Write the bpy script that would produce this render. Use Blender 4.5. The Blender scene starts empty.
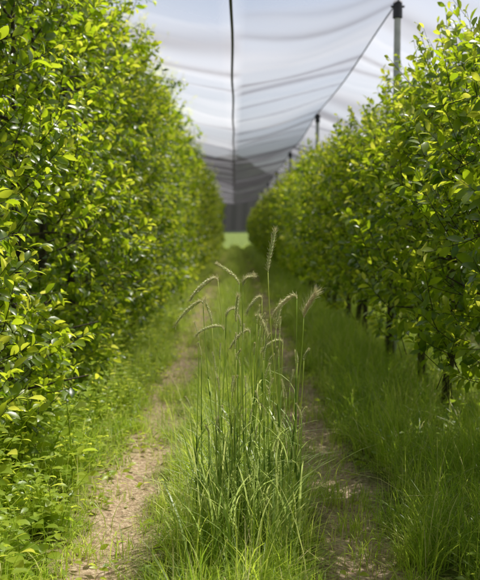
import bpy, math, numpy as np
from mathutils import Vector
scene = bpy.context.scene
col = scene.collection
UP = np.array([0,0,1.0])

# ------------------------------------------------------------ mesh builder
class MB:
    def __init__(s):
        s.v=[]; s.n=0; s.q=[]; s.t=[]; s.qm=[]; s.tm=[]; s.a=[]
    def add(s, v, quads=None, tris=None, mat=0, attr=0.5):
        v=np.asarray(v,dtype=np.float64).reshape(-1,3)
        s.v.append(v)
        a=np.broadcast_to(np.asarray(attr,dtype=np.float64).reshape(-1),(len(v),))
        s.a.append(np.array(a))
        if quads is not None and len(quads):
            q=np.asarray(quads).reshape(-1,4)+s.n; s.q.append(q); s.qm.append(np.full(len(q),mat))
        if tris is not None and len(tris):
            t=np.asarray(tris).reshape(-1,3)+s.n; s.t.append(t); s.tm.append(np.full(len(t),mat))
        s.n+=len(v)
    def mesh(s, name, mats, smooth=True):
        me=bpy.data.meshes.new(name)
        V=np.concatenate(s.v)
        Q=np.concatenate(s.q) if s.q else np.zeros((0,4),int)
        T=np.concatenate(s.t) if s.t else np.zeros((0,3),int)
        mi=np.concatenate([*(s.qm),*(s.tm)]).astype(np.int32)
        loops=np.concatenate([Q.ravel(),T.ravel()]).astype(np.int32)
        ls=np.concatenate([np.arange(len(Q))*4, len(Q)*4+np.arange(len(T))*3]).astype(np.int32)
        me.vertices.add(len(V)); me.vertices.foreach_set('co',V.ravel())
        me.loops.add(len(loops)); me.loops.foreach_set('vertex_index',loops)
        me.polygons.add(len(ls)); me.polygons.foreach_set('loop_start',ls)
        me.polygons.foreach_set('material_index',mi)
        me.polygons.foreach_set('use_smooth',np.full(len(ls),smooth))
        me.update(calc_edges=True)
        at=me.attributes.new('rnd','FLOAT','POINT')
        at.data.foreach_set('value',np.concatenate(s.a).astype(np.float32))
        for m in mats: me.materials.append(m)
        me.validate()
        return me

def obj(name, me, loc=(0,0,0), parent=None):
    o=bpy.data.objects.new(name,me); col.objects.link(o); o.location=loc
    if parent: o.parent=parent
    return o

def norm(a): return a/np.maximum(np.linalg.norm(a,axis=-1,keepdims=True),1e-9)

def tube(mb, pts, rad, sides=6, mat=0, attr=0.5, cap=True):
    pts=np.asarray(pts,float); k=len(pts); rad=np.broadcast_to(np.asarray(rad,float),(k,))
    d=norm(np.gradient(pts,axis=0))
    ref=np.array([1.0,0,0]) if abs(d[0][2])>0.7 else UP
    a=norm(np.cross(d,ref)); b=np.cross(d,a)
    th=np.arange(sides)*2*np.pi/sides
    v=pts[:,None,:]+rad[:,None,None]*(np.cos(th)[None,:,None]*a[:,None,:]+np.sin(th)[None,:,None]*b[:,None,:])
    i=np.arange(k-1)[:,None]*sides; j=np.arange(sides)[None,:]; jn=(j+1)%sides
    q=np.stack([i+j,i+jn,i+sides+jn,i+sides+j],-1).reshape(-1,4)
    v=v.reshape(-1,3); tr=[]
    if cap:
        n=len(v); v=np.vstack([v,pts[0],pts[-1]])
        for jj in range(sides):
            tr.append((n,(jj+1)%sides,jj)); tr.append((n+1,(k-1)*sides+jj,(k-1)*sides+(jj+1)%sides))
    mb.add(v,q,tr,mat,attr)

def leaf_template(w=0.27, droop=0.2, fold=0.3, pet=0.12):
    ts=[0.25,0.55,0.82]; hw=[w*0.8,w,w*0.6]
    v=[(0,0,0)]
    for t,h in zip(ts,hw):
        z=-droop*t*t
        v+= [(t,-h,z+fold*h),(t,0,z),(t,h,z+fold*h)]
    v.append((1.0,0,-droop*1.15))
    v=np.array(v); v[:,0]=v[:,0]+pet
    v[0,0]=0
    q=[(1,2,5,4),(2,3,6,5),(4,5,8,7),(5,6,9,8)]
    t=[(0,2,1),(0,3,2),(7,8,10),(8,9,10)]
    return v,np.array(q),np.array(t)
LT=leaf_template()
# low detail: folded two-quad leaf
LTL=(np.array([(0,0,0),(0.5,-0.3,0.02),(1.1,0,-0.2),(0.5,0.3,0.02),(0.5,0,-0.06)]),np.array([(0,1,2,4),(0,4,2,3)]),np.zeros((0,3),int))

def add_leaves(mb, pos, d, n, size, attr, mat, tpl=LT):
    N=len(pos)
    d=norm(d); n=norm(n-(n*d).sum(-1,keepdims=True)*d); s=np.cross(n,d)
    V,Q,T=tpl
    size=np.asarray(size)[:,None,None]
    v=pos[:,None,:]+size*(V[None,:,0:1]*d[:,None,:]+V[None,:,1:2]*s[:,None,:]+V[None,:,2:3]*n[:,None,:])
    k=len(V); off=(np.arange(N)*k)[:,None,None]
    mb.add(v.reshape(-1,3),(Q[None]+off).reshape(-1,4),(T[None]+off).reshape(-1,3),mat,np.repeat(attr,k))

def add_blades(mb, base, az, h, bend, w, attr, mat, twist=None, rows=(0,0.35,0.65,0.87)):
    N=len(base)
    if twist is None: twist=az+np.pi/2
    dr=np.stack([np.cos(az),np.sin(az),0*az],-1); sd=np.stack([np.cos(twist),np.sin(twist),0*az],-1)
    vs=[]
    for t in rows:
        c=base+dr*(h*bend*t*t)[:,None]+UP*(h*(t-0.45*bend*t**2.5))[:,None]
        ww=(w*0.5*(1-0.75*t*t)*(0.7+0.6*min(t*2,0.5)))[:,None]
        vs+=[c-sd*ww,c+sd*ww]
    vs.append(base+dr*(h*bend)[:,None]+UP*(h*(1-0.45*bend))[:,None])
    k=len(vs); v=np.stack(vs,1)
    nr=len(rows)
    q=np.array([(2*i,2*i+1,2*i+3,2*i+2) for i in range(nr-1)])
    tr=np.array([(2*nr-2,2*nr-1,2*nr)])
    off=(np.arange(N)*k)[:,None,None]
    mb.add(v.reshape(-1,3),(q[None]+off).reshape(-1,4),(tr[None]+off).reshape(-1,3),mat,np.repeat(attr,k))

# ------------------------------------------------------------ materials
def newmat(name):
    m=bpy.data.materials.new(name); m.use_nodes=True
    nt=m.node_tree; nt.nodes.clear()
    out=nt.nodes.new('ShaderNodeOutputMaterial')
    return m,nt,out
def ramp(nt, stops, src):
    r=nt.nodes.new('ShaderNodeValToRGB'); e=r.color_ramp.elements
    while len(e)<len(stops): e.new(0.5)
    for i,(p,c) in enumerate(stops):
        e[i].position=p; e[i].color=(*c,1) if len(c)==3 else c
    nt.links.new(src,r.inputs[0]); return r
def foliage_mat(name, stops, tstops, rough=0.42, trans=0.42, spec=0.5):
    m,nt,out=newmat(name)
    at=nt.nodes.new('ShaderNodeAttribute'); at.attribute_name='rnd'
    c=ramp(nt,stops,at.outputs['Fac']); t=ramp(nt,tstops,at.outputs['Fac'])
    p=nt.nodes.new('ShaderNodeBsdfPrincipled'); p.inputs['Roughness'].default_value=rough
    p.inputs['Specular IOR Level'].default_value=spec
    tr=nt.nodes.new('ShaderNodeBsdfTranslucent'); mx=nt.nodes.new('ShaderNodeMixShader'); mx.inputs[0].default_value=trans
    nt.links.new(c.outputs[0],p.inputs['Base Color']); nt.links.new(t.outputs[0],tr.inputs[0])
    nt.links.new(p.outputs[0],mx.inputs[1]); nt.links.new(tr.outputs[0],mx.inputs[2]); nt.links.new(mx.outputs[0],out.inputs[0])
    return m
M_leaf=foliage_mat('apple_leaf',[(0,(0.045,0.085,0.010)),(0.4,(0.14,0.21,0.020)),(0.8,(0.30,0.36,0.035)),(1,(0.42,0.45,0.07))],
    [(0,(0.20,0.36,0.008)),(0.4,(0.62,0.80,0.02)),(0.8,(1.0,1.0,0.09)),(1,(1.0,1.0,0.25))],rough=0.33,trans=0.5,spec=0.7)
M_grass=foliage_mat('grass_blade',[(0,(0.10,0.17,0.018)),(0.55,(0.25,0.36,0.04)),(0.85,(0.40,0.47,0.08)),(0.93,(0.55,0.5,0.2)),(1,(0.7,0.6,0.36))],
    [(0,(0.44,0.70,0.05)),(0.6,(0.84,1.0,0.10)),(0.9,(1.0,1.0,0.32)),(1,(1.0,0.9,0.55))],rough=0.40,trans=0.48,spec=0.5)
M_weed=foliage_mat('weed_leaf',[(0,(0.10,0.18,0.018)),(1,(0.32,0.42,0.05))],[(0,(0.5,0.76,0.04)),(1,(1.0,1.0,0.13))],rough=0.38,trans=0.48,spec=0.5)
M_stalk=foliage_mat('rye_stalk',[(0,(0.14,0.24,0.05)),(0.6,(0.30,0.40,0.12)),(1,(0.5,0.54,0.22))],
    [(0,(0.5,0.75,0.15)),(1,(0.95,1.0,0.35))],rough=0.38,trans=0.42)
M_ear=foliage_mat('rye_ear',[(0,(0.46,0.54,0.25)),(0.5,(0.70,0.68,0.44)),(1,(0.85,0.70,0.52))],
    [(0,(0.85,0.95,0.5)),(0.5,(1.0,0.98,0.70)),(1,(1.0,0.9,0.72))],rough=0.5,trans=0.5,spec=0.3)

def simple_mat(name, c1, c2, scale=20, rough=0.8, bump=0.3, stretch=(1,1,1)):
    m,nt,out=newmat(name)
    tc=nt.nodes.new('ShaderNodeTexCoord'); mp=nt.nodes.new('ShaderNodeMapping'); mp.inputs['Scale'].default_value=stretch
    nz=nt.nodes.new('ShaderNodeTexNoise'); nz.inputs['Scale'].default_value=scale; nz.inputs['Detail'].default_value=4
    nt.links.new(tc.outputs['Object'],mp.inputs[0]); nt.links.new(mp.outputs[0],nz.inputs[0])
    c=ramp(nt,[(0.3,c1),(0.7,c2)],nz.outputs[0])
    p=nt.nodes.new('ShaderNodeBsdfPrincipled'); p.inputs['Roughness'].default_value=rough
    if bump>0:
        b=nt.nodes.new('ShaderNodeBump'); b.inputs['Strength'].default_value=bump; b.inputs['Distance'].default_value=0.01
        nt.links.new(nz.outputs[0],b.inputs['Height']); nt.links.new(b.outputs[0],p.inputs['Normal'])
    nt.links.new(c.outputs[0],p.inputs['Base Color']); nt.links.new(p.outputs[0],out.inputs[0])
    return m
M_bark=simple_mat('bark',(0.03,0.022,0.016),(0.09,0.07,0.05),40,0.9,0.6,(1,1,0.3))
M_post=simple_mat('concrete_post',(0.42,0.42,0.42),(0.58,0.58,0.57),15,0.85,0.2)
M_black=simple_mat('black_plastic',(0.012,0.012,0.014),(0.03,0.03,0.035),10,0.5,0.0)
M_wire=simple_mat('wire',(0.05,0.05,0.055),(0.1,0.1,0.11),10,0.5,0.0)
M_hill=simple_mat('hill_forest',(0.018,0.028,0.018),(0.04,0.055,0.03),0.06,1.0,0.0)

# ground
m,nt,out=newmat('ground'); M_ground=m
N=nt.nodes.new; L=nt.links.new
tc=N('ShaderNodeTexCoord'); sp=N('ShaderNodeSeparateXYZ'); L(tc.outputs['Object'],sp.inputs[0])
n1=N('ShaderNodeTexNoise'); n1.inputs['Scale'].default_value=3; n1.inputs['Detail'].default_value=5; L(tc.outputs['Object'],n1.inputs[0])
n2=N('ShaderNodeTexNoise'); n2.inputs['Scale'].default_value=45; n2.inputs['Detail'].default_value=6; L(tc.outputs['Object'],n2.inputs[0])
soil=ramp(nt,[(0.25,(0.18,0.12,0.08)),(0.5,(0.40,0.29,0.20)),(0.75,(0.62,0.50,0.38))],n2.outputs[0])
turf=ramp(nt,[(0.3,(0.05,0.06,0.016)),(0.5,(0.12,0.14,0.03)),(0.75,(0.26,0.22,0.11))],n2.outputs[0])
ab=N('ShaderNodeMath'); ab.operation='ABSOLUTE'; L(sp.outputs[0],ab.inputs[0])
su=N('ShaderNodeMath'); su.operation='SUBTRACT'; L(ab.outputs[0],su.inputs[0]); su.inputs[1].default_value=0.56
a2=N('ShaderNodeMath'); a2.operation='ABSOLUTE'; L(su.outputs[0],a2.inputs[0])
nm=N('ShaderNodeMath'); nm.operation='MULTIPLY_ADD'; L(n1.outputs[0],nm.inputs[0]); nm.inputs[1].default_value=0.5; L(a2.outputs[0],nm.inputs[2])
mr=N('ShaderNodeMapRange'); L(nm.outputs[0],mr.inputs[0]); mr.inputs[1].default_value=0.34; mr.inputs[2].default_value=0.50
mx=N('ShaderNodeMix'); mx.data_type='RGBA'; L(mr.outputs[0],mx.inputs[0]); L(soil.outputs[0],mx.inputs[6]); L(turf.outputs[0],mx.inputs[7])
mr2=N('ShaderNodeMapRange'); L(sp.outputs[1],mr2.inputs[0]); mr2.inputs[1].default_value=45; mr2.inputs[2].default_value=62
mx2=N('ShaderNodeMix'); mx2.data_type='RGBA'; L(mr2.outputs[0],mx2.inputs[0]); L(mx.outputs[2],mx2.inputs[6]); mx2.inputs[7].default_value=(0.16,0.21,0.05,1)
p=N('ShaderNodeBsdfPrincipled'); p.inputs['Roughness'].default_value=0.95; p.inputs['Specular IOR Level'].default_value=0.1
b=N('ShaderNodeBump'); b.inputs['Strength'].default_value=0.9; b.inputs['Distance'].default_value=0.03; L(n2.outputs[0],b.inputs['Height'])
L(mx2.outputs[2],p.inputs['Base Color']); L(b.outputs[0],p.inputs['Normal']); L(p.outputs[0],out.inputs[0])

# hail net: 'rnd' = thread coverage, 'dk' = darker colour: painted crease shading, right half, far end
m,nt,out=newmat('hail_net_fabric'); M_net=m
N=nt.nodes.new; L=nt.links.new
a=N('ShaderNodeAttribute'); a.attribute_name='rnd'; dk=N('ShaderNodeAttribute'); dk.attribute_name='dk'
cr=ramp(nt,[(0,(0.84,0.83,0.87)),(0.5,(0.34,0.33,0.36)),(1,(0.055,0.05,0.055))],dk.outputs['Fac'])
df=N('ShaderNodeBsdfDiffuse'); tl=N('ShaderNodeBsdfTranslucent'); L(cr.outputs[0],df.inputs[0]); L(cr.outputs[0],tl.inputs[0])
m1=N('ShaderNodeMixShader'); m1.inputs[0].default_value=0.68; L(df.outputs[0],m1.inputs[1]); L(tl.outputs[0],m1.inputs[2])
tp=N('ShaderNodeBsdfTransparent'); m2=N('ShaderNodeMixShader'); L(a.outputs['Fac'],m2.inputs[0]); L(tp.outputs[0],m2.inputs[1]); L(m1.outputs[0],m2.inputs[2]); L(m2.outputs[0],out.inputs[0])

# ------------------------------------------------------------ apple trees
def make_tree(seed, hx, H, zlow, nshoot, kind, K=11, low=False, lsz=1.0):
    rg=np.random.default_rng(seed); mb=MB()
    k=9; z=np.linspace(-0.05,H*0.9,k)
    wob=np.cumsum(rg.normal(0,0.02,(k,2)),0); wob-=wob[0]
    tp=np.column_stack([wob,z]); tr=np.linspace(0.042,0.01,k); tr[0]=0.055
    tube(mb,tp,tr,5 if low else 8,0)
    for i in range(8 if low else 22):
        i_=i*(22/8) if low else i
        zz=zlow+0.1+(H*0.85-zlow)*i_/22+rg.uniform(-.05,.05)
        b0=np.array([np.interp(zz,z,tp[:,0]),np.interp(zz,z,tp[:,1]),zz])
        az=rg.uniform(0,2*np.pi); ln=rg.uniform(0.4,0.75)*(1-0.3*i_/22)
        d=np.array([math.cos(az)*hx/0.7,math.sin(az),rg.uniform(0.1,0.5)])
        t=np.linspace(0,1,5)[:,None]
        pts=b0+d*ln*t+np.array([0,0,0.12])*t*t*rg.uniform(-1,1)
        tube(mb,pts,np.linspace(0.014,0.004,5),3 if low else 5,0)
    ph=rg.uniform(0,6.28,(6,)); fr=rg.uniform(2.2,5.5,(6,3))
    P=[];O=[]
    while len(P)<nshoot:
        zf=rg.uniform(0,1)**0.95; zz=zlow+(H-zlow)*zf
        if kind=='L': w=hx*(0.88+0.15*math.sin(zf*6+ph[0]))*(1 if zf<0.85 else math.sqrt(max(0.05,1-((zf-0.85)/0.17)**2)))
        else: w=hx*(0.80+0.26*math.sin(math.pi*min(1,0.12+zf*0.72)))*(1 if zf<0.72 else math.sqrt(max(0.03,1-((zf-0.72)/0.30)**2)))
        th=rg.uniform(0,2*np.pi); r=rg.uniform(0.12,1)**0.42
        x=math.cos(th)*r*w; y=math.sin(th)*r*0.60
        pt=np.array([x,y,zz])
        nv=sum(math.sin(fr[j]@pt+ph[j]) for j in range(6))/3.0
        if nv< -0.32+rg.uniform(-0.3,0.3): 
            continue
        pt[0]*=1+0.18*nv
        P.append(pt); O.append(np.array([math.cos(th),math.sin(th)*0.8,0]))
    P=np.array(P);O=np.array(O)
    n=len(P)
    D=norm(O*0.75+UP*rg.uniform(-0.15,1.0,(n,1))+rg.normal(0,0.35,(n,3)))
    Ln=rg.uniform(0.12,0.34,n)
    topm=P[:,2]>H-0.35
    Ln[topm]*=1.4; D[topm]=norm(D[topm]+UP*0.9)
    P=P-D*Ln[:,None]*0.45
    pos=[];dd=[];nn=[];sz=[];at=[]
    shoot_r=rg.uniform(0,1,n)
    for j in range(K):
        t=(j+0.7)/K
        c=P+D*(Ln*t)[:,None]+UP*(0.12*Ln*t*t)[:,None]
        side=norm(np.cross(D,rg.normal(0,1,(n,3))))
        ang=rg.uniform(0.35,1.0,(n,1))
        dv=norm(D*(0.25+0.75*t)*1.0+side*ang*1.2-UP*rg.uniform(-0.15,0.45,(n,1)))
        nv=UP*0.7+O*0.5+rg.normal(0,0.5,(n,3))
        pos.append(c);dd.append(dv);nn.append(nv)
        sz.append(lsz*rg.uniform(0.052,0.09,n)*(1.0-0.35*t**3))
        at.append(np.clip(0.10+0.32*shoot_r+0.40*t**2+rg.normal(0,0.14,n),0,1))
    pos=np.concatenate(pos);dd=np.concatenate(dd);nn=np.concatenate(nn);sz=np.concatenate(sz);at=np.concatenate(at)
    add_leaves(mb,pos,dd,nn,sz,at,1,LTL if low else LT)
    if not low:
        for i in range(0,n,1):
            t=np.linspace(-0.4,1,4)[:,None]
            tube(mb,P[i]+D[i]*Ln[i]*t+UP*0.12*Ln[i]*t*t,[0.003,0.0025,0.002,0.001],3,0,0.5,False)
    return mb.mesh('apple_tree_mesh_'+kind+str(seed),[M_bark,M_leaf])

LM=[make_tree(10+i,0.70,3.78,0.30,540,'L') for i in range(4)]
RM=[make_tree(30+i,0.66,2.52,0.68,420,'R') for i in range(4)]
LF=[make_tree(50+i,0.70,3.76,0.30,330,'L',8,True,1.45) for i in range(4)]
RF=[make_tree(70+i,0.66,2.62,0.55,270,'R',8,True,1.45) for i in range(4)]
rg=np.random.default_rng(5)
def row(x, near, far, ysw, y0,y1,step, hs):
    y=y0; last=-1
    while y<y1:
        meshes=near if y<ysw else far
        k=rg.integers(0,len(meshes))
        if k==last: k=(k+1)%len(meshes)
        last=k
        o=obj('apple_tree',meshes[k],(x+rg.normal(0,0.04),y+rg.normal(0,0.06),0))
        o.rotation_euler[2]=math.pi*rg.integers(0,2)+rg.normal(0,0.1)
        sc=rg.uniform(0.92,1.07); o.scale=(rg.uniform(0.9,1.1),1.0,hs*sc)
        y+=step
row(-1.53,LM,LF,13,-1.6,60,1.0,1.0)
row(1.66,RM,RF,13,-1.9,60,1.0,1.0)
row(-5.1,LM,LF,-9,-1.2,30,1.3,0.95)
row(4.7,LM,LF,-9,-1.2,30,0.95,0.85)

# ------------------------------------------------------------ ground sheet
xs=np.unique(np.concatenate([np.linspace(-600,-8,14),np.linspace(-8,-2.4,8),np.linspace(-2.4,2.4,97),np.linspace(2.4,8,8),np.linspace(8,600,14)]))
ys=np.unique(np.concatenate([np.linspace(-60,0,7),np.linspace(0,14,220),np.linspace(14,100,120),np.linspace(100,900,12)]))
X,Y=np.meshgrid(xs,ys)
Z=-0.035*np.exp(-((np.abs(X)-0.56)/0.14)**2)*(np.abs(X)<2.4)
Z+=0.010*np.sin(X*9+np.sin(Y*2.3)*2)*np.sin(Y*5.1+1.3*np.sin(X*4))*((np.abs(X)<2.3)&(Y>0)&(Y<40))
rr=np.random.default_rng(2); Z+=rr.normal(0,0.005,Z.shape)*((np.abs(X)<2.3)&(Y>0)&(Y<14))
nx=len(xs); ny=len(ys)
i=np.arange(ny-1)[:,None]*nx; j=np.arange(nx-1)[None]
q=np.stack([i+j,i+j+1,i+nx+j+1,i+nx+j],-1).reshape(-1,4)
mb=MB(); mb.add(np.stack([X,Y,Z],-1).reshape(-1,3),q); obj('ground',mb.mesh('ground',[M_ground]))

# wooded hill closing the view behind the orchard
mb=MB(); ang=np.linspace(-1.6,1.6,700); R=[380,430,480]; hh=[0,1,0.6]
pv=[]
for r,h in zip(R,hh):
    hz=h*(19+20*np.exp(-((ang+0.012)/0.062)**2)+3*np.sin(ang*9+2)+1.0*np.sin(ang*60)+0.9*np.sin(ang*133+1)+rr.normal(0,0.5,len(ang)))
    pv.append(np.stack([r*np.sin(ang),r*np.cos(ang),hz-0.3],-1))
pv=np.stack(pv,0); n=len(ang)
i=np.arange(2)[:,None]*n; j=np.arange(n-1)[None]
mb.add(pv.reshape(-1,3),np.stack([i+j,i+j+1,i+n+j+1,i+n+j],-1).reshape(-1,4)); obj('hill',mb.mesh('hill',[M_hill]))

# ------------------------------------------------------------ grass
def grass_tile(seed, n, low=False):
    rg=np.random.default_rng(seed); mb=MB()
    nc=1100; cx=rg.uniform(-2.4,2.4,nc); cy=rg.uniform(0,3,nc); ch=rg.uniform(0.45,1.5,nc); caz=rg.uniform(0,6.28,nc); ca=rg.uniform(-0.25,0.26,nc)
    wob=0.05*np.sin(cy*2.09+seed)
    ax=np.abs(cx)+wob
    patch=0.5+0.5*np.sin(cy*4.2+cx*3+seed)*np.sin(cy*2.09+seed*3)
    trk=np.where(cx<0,0.06+0.45*patch**2,0.10+0.6*patch**2)
    if low: trk=trk*0.5+0.2
    wgt=np.where(ax<0.38,1.4,np.where(ax<0.70,trk,np.where(ax<1.5,1.0,0.35)))
    wgt*=rg.uniform(0.1,1.7,nc)
    k=rg.choice(nc,n,p=wgt/wgt.sum())
    x=cx[k]+rg.normal(0,0.045,n); y=cy[k]+rg.normal(0,0.045,n)
    axx=np.abs(x)+wob[k]
    hb=np.where(axx<0.38,0.22*np.clip(1.2-(axx/0.37)**3,0.3,1.1),np.where(axx<0.70,0.055+0.06*patch[k],np.where(x>0,0.30,0.19)*np.clip(0.40+(axx-0.70)*2.2,0.4,1)))
    hb=np.where(axx>1.5,0.17,hb)
    h=hb*ch[k]*rg.uniform(0.45,1.5,n)
    az=caz[k]+rg.normal(0,1.3,n)
    bend=rg.uniform(0.1,1.1,n)
    w=rg.uniform(0.002,0.006,n)*np.where(h<0.1,0.8,1.0)*(2.0 if low else 1)
    at=np.clip(0.42+ca[k]+rg.normal(0,0.18,n),0,0.86)
    dry=rg.uniform(0,1,n)<0.08; at[dry]=rg.uniform(0.9,1,dry.sum())
    add_blades(mb,np.column_stack([x,y,np.full(n,-0.03)]),az,h+0.03,bend,w,at,0,twist=az+np.pi/2+rg.normal(0,0.5,n),rows=(0,0.5) if low else (0,0.35,0.65,0.87))
    nb=3500 if low else 10500
    x=rg.uniform(-2.0,2.0,nb); y=rg.uniform(0,3,nb); a=np.abs(x)
    keep=((a<0.38)|(a>0.68)|(rg.uniform(0,1,nb)<0.25))&(np.sin(x*7+seed)*np.sin(y*6+seed*2)+rg.normal(0,0.5,nb)>-0.2)
    keep&=(x<-0.5)|(rg.uniform(0,1,nb)<0.45)
    x=x[keep];y=y[keep];nb=len(x)
    z=rg.uniform(0.0,1,nb)*np.where(np.abs(x)>0.8,0.22,np.where(np.abs(x)>0.4,0.04,0.09))
    az=rg.uniform(0,6.28,nb); d=np.column_stack([np.cos(az),np.sin(az),rg.uniform(-0.1,0.5,nb)])
    add_leaves(mb,np.column_stack([x,y,z]),d,UP+rg.normal(0,0.4,(nb,3)),rg.uniform(0.018,0.055,nb)*(1.4 if low else 1),rg.uniform(0.1,0.95,nb),1,LTL if low else LT)
    ns=240
    x=np.concatenate([rg.uniform(-0.35,0.35,ns//2),rg.uniform(0.75,1.5,ns//4),rg.uniform(-1.3,-0.75,ns//4)]); y=rg.uniform(0,3,len(x)); ns=len(x)
    az=rg.uniform(0,6.28,ns)
    add_blades(mb,np.column_stack([x,y,np.zeros(ns)]),az,rg.uniform(0.3,0.6,ns),rg.uniform(0.05,0.4,ns),np.full(ns,0.0028),rg.uniform(0.6,1,ns),0)
    return mb.mesh('grass_tile_%d'%seed,[M_grass,M_weed])
G=[grass_tile(s,36000) for s in (1,2,3)]
GF=[grass_tile(s,10000,True) for s in (4,5)]
grass=bpy.data.objects.new('grass',None); col.objects.link(grass)
c=0
for t in range(0,21):
    for cx in ((0,) if t>7 else (0,3.4,-3.4)):
        c+=1
        me=G[t%3] if (t<4 and cx==0) else GF[(t+int(cx>0))%2]
        o=obj('grass_patch_%d'%c,me,(cx,t*3.0,-0.02 if cx else 0),grass)
        if (t//3)%2==1: o.scale=(1,-1,1); o.location[1]=t*3+3

# ------------------------------------------------------------ weeds
def weed(seed):
    rg=np.random.default_rng(seed); mb=MB()
    big=1.35 if seed%2 else 1.0
    for s in range(10):
        az=rg.uniform(0,6.28); b0=np.array([rg.normal(0,0.06),rg.normal(0,0.06),-0.02]); h=rg.uniform(0.22,0.5)
        d=np.array([math.cos(az),math.sin(az),0])*rg.uniform(0.05,0.25)
        t=np.linspace(0,1,6)[:,None]; pts=b0+d*t*t+UP*h*t
        tube(mb,pts,np.linspace(0.003,0.0012,6),5,0,0.5)
        m=8 if big==1.0 else 6
        for j in range(m):
            tt=(j+1.2)/(m+0.5); c=b0+d*tt*tt+UP*h*tt
            a0=j*1.57+az
            for sgn in (0,math.pi):
                a=a0+sgn+rg.normal(0,0.2)
                dv=np.array([[math.cos(a),math.sin(a),rg.uniform(-0.1,0.4)]])
                add_leaves(mb,c[None],dv,UP[None]+rg.normal(0,0.25,(1,3)),np.array([big*rg.uniform(0.04,0.07)*(1.15-0.5*tt)]),np.array([rg.uniform(0.1,0.6)+0.4*tt]),0,leaf_template(0.34,0.25,0.3,0.15) if big>1 else LT)
    return mb.mesh('weed_mesh_%d'%seed,[M_weed])
W=[weed(s) for s in (1,2,3,4)]
rg=np.random.default_rng(77)
for i in range(84):
    y=2.6+(i/84)**1.3*9; x=-rg.uniform(0.82,1.38) if i%7 else rg.uniform(1.0,1.4)
    o=obj('weed_plant',W[i%4],(x,y,0)); o.rotation_euler[2]=rg.uniform(0,6.28); s=rg.uniform(0.7,1.25)*(1.15 if x<-1.05 else 0.7)*(0.7 if x>0 else 1); o.scale=(s,s,s)

# ------------------------------------------------------------ rye tuft
mb=MB(); rg=np.random.default_rng(9)
def bez(p0,p1,p2,p3,n):
    t=np.linspace(0,1,n)[:,None]
    return (1-t)**3*p0+3*(1-t)**2*t*p1+3*(1-t)*t*t*p2+t**3*p3
ET=leaf_template(0.20,-0.1,0.6,0.0)
def ear(pts, size, col0, awn):
    n=len(pts); d=norm(np.gradient(pts,axis=0))
    tube(mb,pts,0.0016,4,1,col0,False)
    pos=[];dd=[];nn=[];sz=[];at=[]
    for i in range(n):
        f=math.sin(math.pi*(0.14+0.76*i/(n-1)))
        for k in range(5):
            a=k*math.pi/2.5+(i%2)*0.6
            s1=norm(np.cross(d[i],np.array([0.3,1,0.2]))); s2=np.cross(d[i],s1)
            sd=math.cos(a)*s1+math.sin(a)*s2
            pos.append(pts[i]); dd.append(d[i]+sd*0.42); nn.append(sd+rg.normal(0,0.1,3)); sz.append(size*f*rg.uniform(0.85,1.15)); at.append(np.clip(col0+rg.normal(0,0.18),0,1))
            if awn>0:
                for q_ in range(2):
                    e=pts[i]+norm(d[i]+sd*0.3)*size*0.6*f
                    tube(mb,np.array([e,e+norm(d[i]+sd*0.6+rg.normal(0,0.15,3))*awn*rg.uniform(0.7,1.2)]),[0.0006,0.0003],3,1,0.6,False)
    add_leaves(mb,np.array(pos),np.array(dd),np.array(nn),np.array(sz),np.array(at),1,ET)
def stalk(b, neck, tip, earlen, col0=0.5, awn=0.012, size=0.012, r=0.0019, leaves=2, ne=16):
    b=np.array(b,float); neck=np.array(neck,float); tip=np.array(tip,float)
    lean=(neck-b)
    bow = rg.normal(0,0.02,3)
    P=bez(b,b+UP*neck[2]*0.35+bow,neck-UP*neck[2]*0.3+lean*np.array([-0.12,-0.12,0]),neck,14)
    tube(mb,P,np.linspace(r*1.25,r*0.65,14),5,0,rg.uniform(0.4,1.0))
    v=norm(P[-1]-P[-3])
    E=bez(neck,neck+v*earlen*0.45,tip+UP*earlen*0.3*(1 if tip[2]<neck[2]+0.03 else 0)-(tip-neck)*0.15,tip,ne)
    ear(E,size,col0,awn)
    for l in range(leaves):
        i=int(rg.uniform(2,9)); p0=P[i]
        tube(mb,P[i:i+2],[r*1.8,r*1.1],5,0,0.3,False)
        az=np.array([rg.uniform(0,6.28)])
        add_blades(mb,p0[None],az,np.array([rg.uniform(0.14,0.32)]),np.array([rg.uniform(0.4,1.2)]),np.array([rg.uniform(0.005,0.010)]),np.array([rg.uniform(0.3,0.95)]),0,rows=(0,0.2,0.4,0.6,0.8,0.92))
Y0=3.4; Kx=0.00422
def W3(px,py,dy=0.0):
    k=(Y0+dy)/805.0
    return ((px-235)*k, Y0+dy, 1.4-(py-230)*k)
heads=[
 ((218,281),(191,299),262,0.00,0.50,0.018,0.020),
 ((203,304),(175,326),225,0.05,0.35,0.018,0.019),
 ((239,285),(218,264),238,0.10,0.25,0.015,0.016),
 ((268,272),(275,231),285,0.00,0.15,0.022,0.016),
 ((297,299),(274,316),296,-0.05,0.60,0.019,0.020),
 ((304,318),(316,293),292,0.02,0.95,0.036,0.020),
 ((243,286),(252,276),232,-0.08,0.3,0.022,0.016),
 ((224,331),(196,336),240,-0.05,0.25,0.015,0.015),
 ((250,334),(231,347),262,0.04,0.4,0.015,0.016),
 ((226,318),(236,312),210,0.12,0.3,0.017,0.014),
 ((283,345),(263,352),275,0.10,0.2,0.017,0.014),
 ((212,325),(205,300),220,0.2,0.2,0.017,0.014),
 ((262,300),(247,312),268,0.22,0.3,0.017,0.014),
 ((256,318),(268,336),250,0.15,0.3,0.017,0.014),
 ((236,322),(238,296),238,0.05,0.15,0.018,0.014),
 ((276,330),(281,303),272,0.08,0.15,0.018,0.014),
]
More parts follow.
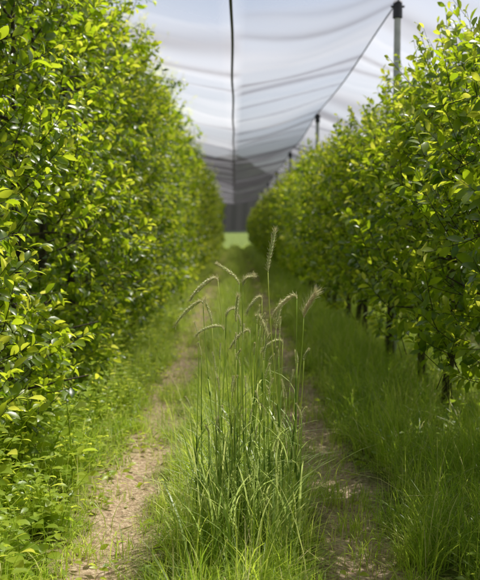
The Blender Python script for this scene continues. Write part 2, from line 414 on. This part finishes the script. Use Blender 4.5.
for nk,tp_,bx,dy,c,aw,szz in heads:
    n3=W3(*nk,dy); t3=W3(*tp_,dy); t3=(t3[0],t3[1]+rg.normal(0,0.02),t3[2])
    stalk(((bx-235)*Kx*1.0,Y0+dy+rg.normal(0,0.04),-0.03),n3,t3,0.09,c,aw,szz,r=0.0026)
for i in range(58):
    bx=0.06+np.clip(rg.normal(0,0.11),-0.22,0.22); by=Y0+rg.normal(0.05,0.12); h=rg.uniform(0.45,1.0)
    az=rg.uniform(0,6.28); ln=rg.uniform(0.01,0.09)
    nk=np.array([bx*1.05+math.cos(az)*ln,by+math.sin(az)*ln,h])
    a2=rg.uniform(0,6.28); tp_=nk+np.array([math.cos(a2)*0.02,math.sin(a2)*0.02,rg.uniform(0.04,0.08)])
    stalk((bx,by,-0.03),nk,tp_,0.06,rg.uniform(0.0,0.3),0.008,0.008,r=0.0024,leaves=3,ne=10)
n=400
x=rg.normal(0.02,0.13,n); y=Y0+rg.normal(0.0,0.16,n); az=rg.uniform(0,6.28,n)
add_blades(mb,np.column_stack([x,y,np.full(n,-0.03)]),az,rg.uniform(0.25,0.75,n),rg.uniform(0.05,0.7,n),rg.uniform(0.005,0.012,n),rg.uniform(0.2,1.0,n),0,
    twist=az+np.pi/2+rg.normal(0,0.4,n),rows=(0,0.2,0.4,0.6,0.75,0.88))
obj('rye_grass_tuft',mb.mesh('rye_grass_tuft',[M_stalk,M_ear]))

# ------------------------------------------------------------ posts, net, cables
ZR=3.75; ZV=3.32; YE=61.0
mbp=MB()
tube(mbp,[(0,0,-0.1),(0,0,1.5),(0,0,ZR-0.12)],[0.042,0.039,0.035],8,0)
tube(mbp,[(0,0,ZR-0.17),(0,0,ZR-0.165),(0,0,ZR-0.02),(0,0,ZR),(0,0,ZR+0.012)],[0.040,0.050,0.047,0.047,0.030],14,1)
tube(mbp,[(-0.07,0,ZR-0.05),(0.07,0,ZR-0.05)],[0.012,0.012],6,1)
post=mbp.mesh('trellis_post',[M_post,M_black],False)
for x in (-1.70,1.68,5.1,-5.1):
    y=0.4
    while y<YE:
        obj('trellis_post',post,(x,y,0)); y+=8.1

nu=25; yy=np.arange(-6,YE,0.1); u=np.linspace(-1,1,nu)
def n1d(x, cell, seed):
    r=np.random.default_rng(seed).uniform(0,1,4000); t=(x+100)/cell; i=np.floor(t).astype(int); f=t-i; f=f*f*(3-2*f)
    return r[i%4000]*(1-f)+r[(i+1)%4000]*f
mb=MB(); DK=[]
for b_i,(xl,xr) in enumerate(((-1.70,1.68),(1.68,5.1),(-5.1,-1.70))):
    cx=(xl+xr)/2-0.02; U,YY=np.meshgrid(u,yy)
    Xn=np.where(U<0,cx+(cx-xl)*U,cx+(xr-cx)*U)
    sagr=0.07*np.sin(np.pi*((YY-0.4)/8.1))**2
    au=np.abs(U)
    side=(U>0)*50+b_i*17
    ys_=YY+0.25*np.sin(au*3.0+YY*0.3)
    f1=n1d(ys_+side,0.8,1); f2=n1d(ys_+side+0.1*np.sin(U*9),0.3,2); f3=n1d(ys_+side+U*0.6,2.2,3); f4=n1d(ys_*1.0+side+7,1.1,4)
    Zn=ZV+(ZR-ZV)*au**0.9-0.10*np.sin(np.pi*au)*(0.6+0.4*np.sin(YY*0.9+U))-sagr*au**2+(0.07*(f1-.5)+0.025*(f2-.5))*np.sin(np.pi*np.clip(au,0.06,0.97))*1.5-0.05*(1-au)*np.sin(YY*0.78)**2
    far=np.clip((YY-16)/8,0,1); mid=np.clip((YY-6)/3,0,1)  # unseen near end is thinned out to let more sun into the alley
    fold=np.clip(1-np.abs(f4-0.5)*7,0,1)        # doubled-over creases; their shading is painted in through dk
    cov=0.06+0.44*mid+mid*(0.26*(f3-0.5)+0.35*np.clip(f2-0.6,0,1)+0.34*fold)+0.16*far
    cov=np.clip(cov+0.15*(au<0.06),0.04,0.92)
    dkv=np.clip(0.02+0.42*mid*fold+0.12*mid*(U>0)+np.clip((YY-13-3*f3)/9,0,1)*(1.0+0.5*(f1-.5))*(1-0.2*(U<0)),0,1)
    n=nu
    i=np.arange(len(yy)-1)[:,None]*n; j=np.arange(n-1)[None]
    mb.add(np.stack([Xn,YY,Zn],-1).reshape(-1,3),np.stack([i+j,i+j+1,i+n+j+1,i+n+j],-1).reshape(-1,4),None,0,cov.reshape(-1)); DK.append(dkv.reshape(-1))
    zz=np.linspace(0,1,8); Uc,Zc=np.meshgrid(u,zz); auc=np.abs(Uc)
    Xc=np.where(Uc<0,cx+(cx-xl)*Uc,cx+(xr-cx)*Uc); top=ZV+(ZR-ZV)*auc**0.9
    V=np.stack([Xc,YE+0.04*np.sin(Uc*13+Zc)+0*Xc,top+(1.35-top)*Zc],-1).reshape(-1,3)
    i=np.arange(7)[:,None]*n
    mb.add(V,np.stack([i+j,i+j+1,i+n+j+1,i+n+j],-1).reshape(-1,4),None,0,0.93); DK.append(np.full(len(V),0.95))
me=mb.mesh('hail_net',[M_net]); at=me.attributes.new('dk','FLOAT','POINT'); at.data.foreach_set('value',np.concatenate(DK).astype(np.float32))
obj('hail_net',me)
mb=MB(); y2=yy[::4]
for cx in (-0.03,3.37,-3.42):
    tube(mb,np.column_stack([np.full(len(y2),cx)+0.006*np.sin(y2*1.7),y2,ZV-0.05*np.sin(y2*0.78)**2-0.005]),0.014,6,0)
obj('net_seam_cord',mb.mesh('net_seam_cord',[M_black]))
mb=MB()
for cx in (-1.70,1.68,5.1,-5.1):
    tube(mb,np.column_stack([np.full(len(y2),cx),y2,ZR-0.07*np.sin(np.pi*((y2-0.4)/8.1))**2+0.008]),0.009,6,0)
obj('support_cable',mb.mesh('support_cable',[M_wire]))
mb=MB()
for cx in (-1.70,1.68):
    for z in (0.75,1.4,2.1,2.75):
        tube(mb,[(cx+0.045,-3,z),(cx+0.045,60,z)],0.0015,4,0)
obj('trellis_wire',mb.mesh('trellis_wire',[M_wire]))

# ------------------------------------------------------------ light
az=math.radians(52); el=math.radians(61)
w=bpy.data.worlds.new('World'); scene.world=w; w.use_nodes=True
nt=w.node_tree; bg=nt.nodes['Background']; sky=nt.nodes.new('ShaderNodeTexSky'); sky.sky_type='NISHITA'; sky.sun_disc=False
sky.sun_elevation=el; sky.sun_rotation=az; sky.dust_density=3.5; sky.air_density=0.9; sky.ozone_density=0.8
nt.links.new(sky.outputs[0],bg.inputs[0]); bg.inputs[1].default_value=0.13
w.cycles.sampling_method='MANUAL'; w.cycles.sample_map_resolution=256
sd=bpy.data.lights.new('sun','SUN'); sd.energy=5; sd.angle=math.radians(0.5); sd.color=(1,0.97,0.88)
so=bpy.data.objects.new('sun',sd); col.objects.link(so)
s=Vector((math.sin(az)*math.cos(el),math.cos(az)*math.cos(el),math.sin(el)))
so.rotation_euler=s.to_track_quat('Z','Y').to_euler(); so.location=s*30

cd=bpy.data.cameras.new('camera'); cam=bpy.data.objects.new('camera',cd); col.objects.link(cam)
cam.location=(0,0,1.4); cam.rotation_euler=(math.radians(90-4.26),0,-0.0062)
cd.lens=50; cd.sensor_width=36; cd.clip_end=2000; cd.clip_start=0.05
cd.dof.use_dof=True; cd.dof.focus_distance=3.45; cd.dof.aperture_fstop=2.8
scene.camera=cam
scene.view_settings.view_transform='Standard'; scene.view_settings.look='None'; scene.view_settings.exposure=0
